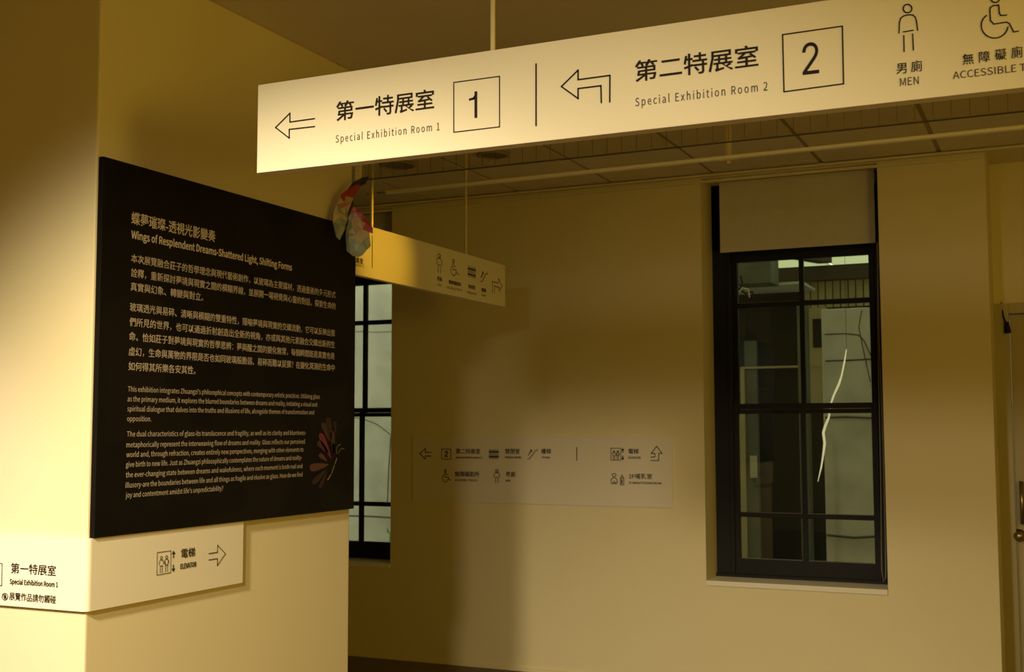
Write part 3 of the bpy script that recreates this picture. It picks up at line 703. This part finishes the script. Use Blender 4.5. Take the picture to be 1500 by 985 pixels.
# pink and slate patch at the rail end, drawn as a made-up butterfly shape
b2 = up(552, 284.5, 2, ZR)
e2 = thing('butterfly_sculpture', (b2.x, b2.y, ZR), 'small unidentified pink and violet patch at the rail end, made-up butterfly shape', 'butterfly')
for (xa, xb, mi, nm) in ((537, 556, 5, 'wing'), (554, 572, 0, 'wing')):
    pa = up(xa, 284.5+(554-xa)*.10, 2, ZR); pb = up(xb, 284.5+(554-xb)*.10, 2, ZR); mid = (pa+pb)/2; bm = bmesh.new()
    dd = Vector((.25, .95, 0))*.05
    v = [bm.verts.new(p) for p in (pa, mid-dd*.6+Vector((0, 0, -.006)), pb, mid+dd+Vector((0, 0, .006)))]
    v2 = [bm.verts.new(p.co+Vector((0, 0, .009))) for p in v]
    bm.faces.new(v); bm.faces.new(v2[::-1])
    for k in range(4): bm.faces.new((v[k], v[(k+1) % 4], v2[(k+1) % 4], v2[k]))
    link(nm, bm, mat('rail_end_patch_%s' % ('rose' if mi == 5 else 'slate'), (.45, .22, .20) if mi == 5 else (.20, .20, .22), .5), e2)

# ================================================================== outside the windows
struct(bx('ground', (-9, YW, -.3), (4, 12, -.1), ROUGHC), 'outside ground')
# pale concrete wall seen through the left window and the right third of the other
ow = thing('concrete_wall', (-5.0, 8.2, -.1), 'pale cracked concrete garden wall outside the left window', 'wall')
bx('wall_slab', (-7.5, 8.2, .50), (-4.15, 8.4, 3.6), CONC, ow, .004)
bx('rough_plinth', (-7.5, 8.14, -.1), (-4.15, 8.42, .50), ROUGHC, ow, .004)
def crack(par, pts, yy, w=.006):
    bm = bmesh.new(); tube(bm, [up(a, b_, 1, yy)+Vector((0, .001, 0)) for a, b_ in pts], w, 5); link('crack_line', bm, CRACK, par)
crack(ow, [(505, 487), (530, 485.5), (548, 487), (574, 486)], 8.197, .002); crack(ow, [(508, 612), (530, 613), (552, 622), (572, 637)], 8.197, .003); crack(ow, [(508, 756), (545, 757), (574, 759)], 8.12, .007)
crack(ow, [(572, 640), (569, 690), (567, 740)], 8.197, .003)
pl = thing('weed', up(572, 782, 1, 7.9), 'small green weed outside the left window', 'plant')
bm = bmesh.new(); c = up(571, 781, 1, 7.9)
for k in range(5):
    a = k*1.25; d_ = Vector((math.cos(a), .3, .5+.4*math.sin(a)))*.05
    v = [bm.verts.new(c), bm.verts.new(c+d_*.5+Vector((0, 0, .012))), bm.verts.new(c+d_), bm.verts.new(c+d_*.5-Vector((0, 0, .012)))]
    bm.faces.new(v)
link('leaf', bm, GREEN, pl, bevel=-1)
bm = bmesh.new(); tube(bm, [c, Vector((c.x+.01, c.y, -.1))], .003, 6); link('stem', bm, GREEN, pl)

# right window: concrete pier, far dark building, tan panels, rafters
YO = 8.0
pL_ = up(1207, 650, 1, YO).x
cp = thing('concrete_pier', (pL_+.4, YO, -.1), 'rough cracked concrete pier outside the right window', 'pier')
bx('pier_body', (pL_, YO, -.1), (pL_+.95, YO+.4, up(1230, 452, 1, YO).z), CONC, cp, .006)
crack(cp, [(1208, 490), (1240, 489), (1258, 491), (1266, 500), (1280, 530)], YO-.002, .004); crack(cp, [(1209, 529), (1240, 528), (1282, 526)], YO-.002, .005); crack(cp, [(1209, 612), (1240, 611), (1285, 613)], YO-.002, .007); crack(cp, [(1211, 784), (1250, 788), (1290, 786)], YO-.002, .008)
crack(cp, [(1262, 455), (1258, 480), (1266, 520), (1275, 560)], YO-.002, .003)
YP2 = 9.3
ZRF = up(1225, 389, 1, 9.2).z
bb = thing('outbuilding', (-2.0, YP2, -.1), 'dark outbuilding with tan panel band seen through the right window', 'building')
zb0 = up(1180, 452, 1, YP2).z; zb1 = up(1180, 396, 1, YP2).z
xa = up(1176, 420, 1, YP2).x; xb = up(1310, 420, 1, YP2).x
bx('dark_wall', (-4.0, YP2+.05, -.1), (1.6, YP2+.25, ZRF-.02), DARKV, bb)
n_ = 12
for k in range(n_):
    bx('panel', (xa+(xb-xa)*k/n_+.004, YP2, zb0), (xa+(xb-xa)*(k+1)/n_-.004, YP2+.03, zb1), PANELT, bb, .003)
za = up(1180, 470, 1, YP2).z; 
bx('tan_jamb', (up(1180, 500, 1, YP2).x, YP2-.02, up(1180, 592, 1, YP2).z), (up(1212, 500, 1, YP2).x, YP2+.04, zb0), PANELT, bb, .003)
bx('dark_opening', (up(1192, 500, 1, YP2).x, YP2-.03, up(1192, 510, 1, YP2).z), (up(1215, 500, 1, YP2).x, YP2-.021, up(1192, 468, 1, YP2).z), DARKV, bb)
x0_ = up(1083, 600, 1, YP2).x
bx('brown_post', (up(1082, 700, 1, YP2).x, YP2-.03, -.1), (up(1094, 700, 1, YP2).x, YP2+.04, up(1085, 540, 1, YP2).z), PANELT, bb, .003)
bx('crossbar', (up(1086, 540, 1, YP2).x, YP2-.03, up(1085, 541, 1, YP2).z), (up(1205, 540, 1, YP2).x, YP2-.0, up(1085, 538, 1, YP2).z), PANELT, bb)
bx('grey_door_leaf', (up(1094, 700, 1, YP2).x, YP2-.01, -.1), (up(1112, 700, 1, YP2).x, YP2+.04, up(1094, 500, 1, YP2).z), TEAL, bb)
bx('latch_plate', (up(1100, 680, 1, YP2).x, YP2-.03, up(1100, 700, 1, YP2).z), (up(1110, 680, 1, YP2).x, YP2-.011, up(1100, 668, 1, YP2).z), CORD, bb)
bx('grey_post', (up(1168, 500, 1, 8.9).x, 8.9, -.1), (up(1182, 500, 1, 8.9).x, 9.0, up(1175, 445, 1, 8.9).z), TEAL, bb)
bx('ledge', (up(1078, 420, 1, 8.8).x-.1, 8.8, up(1085, 421, 1, 8.8).z), (up(1176, 420, 1, 8.8).x, 9.3, up(1085, 417, 1, 8.8).z), CONC, bb, .003)
# roof over the alley: frosted sheets on dark rafters
rf = thing('alley_roof', (-2.0, 9.0, 3.2), 'frosted roof sheets on dark rafters seen in the top panes', 'roof')
bx('roof_beam', (-4.0, 9.16, ZRF-.11), (1.6, 9.26, ZRF), BEAMM, rf)
for k in range(4):
    xx = -2.9+k*.62
    bm = bmesh.new(); v = []
    for (x, y) in ((xx, 9.2), (xx+.10, 9.2), (xx-.55+.10, 7.9), (xx-.55, 7.9)):
        v.append(bm.verts.new((x, y, ZRF+.02)))
    v2 = [bm.verts.new(p.co+Vector((0, 0, .10))) for p in v]
    bm.faces.new(v); bm.faces.new(v2[::-1])
    for j in range(4): bm.faces.new((v[j], v[(j+1) % 4], v2[(j+1) % 4], v2[j]))
    link('rafter', bm, BEAMM, rf)
for k in range(5):
    bx('roof_sheet', (-3.9+k*1.1, 7.55, ZRF+.125), (-3.9+k*1.1+1.06, 11.4, ZRF+.14), SKYP, rf)
# outdoor box with pipes in the top left pane
p_ = up(1081, 420, 1, 8.5)
ob = thing('outdoor_unit', (p_.x+.1, 8.5, p_.z), 'grey green service box with pipes in the top left pane', 'box')
bx('unit_case', (up(1076, 400, 1, 8.5).x, 8.5, up(1080, 417, 1, 8.5).z), (up(1130, 400, 1, 8.5).x, 8.75, up(1080, 370, 1, 8.5).z), TEAL, ob, .01)
bm = bmesh.new(); tube(bm, [up(a, b_, 1, 8.45) for a, b_ in ((1085, 404), (1087, 415), (1083, 424), (1092, 430), (1102, 428), (1104, 436))], .008, 8); link('pipe', bm, DARKV, ob, smooth=True)
bm = bmesh.new(); tube(bm, [up(a, b_, 1, 8.44) for a, b_ in ((1080, 432), (1088, 422), (1096, 424), (1098, 436))], .006, 8); link('pipe', bm, CORD, ob, smooth=True)
# wavy reflection in the panes, drawn as an added glowing strip on a wire
st_ = thing('wavy_reflection_streak', up(1220, 600, 1, 7.6), 'added glowing strip standing for a wavy light reflection in the right window', 'reflection')
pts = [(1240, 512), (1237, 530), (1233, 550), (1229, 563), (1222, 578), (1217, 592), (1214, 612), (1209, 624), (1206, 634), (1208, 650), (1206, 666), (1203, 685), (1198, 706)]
bm = bmesh.new(); tube(bm, [up(a, b_, 1, 7.6) for a, b_ in pts], [.0022, .005, .005, .007, .006, .005, .006, .008, .008, .008, .006, .005, .0022], 8); link('glowing_streak', bm, STREAK, st_, smooth=True)
bm = bmesh.new(); tube(bm, [up(1240, 512, 1, 7.6), Vector((up(1241, 512, 1, 7.6).x, 7.6, ZRF+.126))], .0012, 6); link('streak_wire', bm, DARKV, st_)  # made-up wire that holds the reflection strip up to the roof
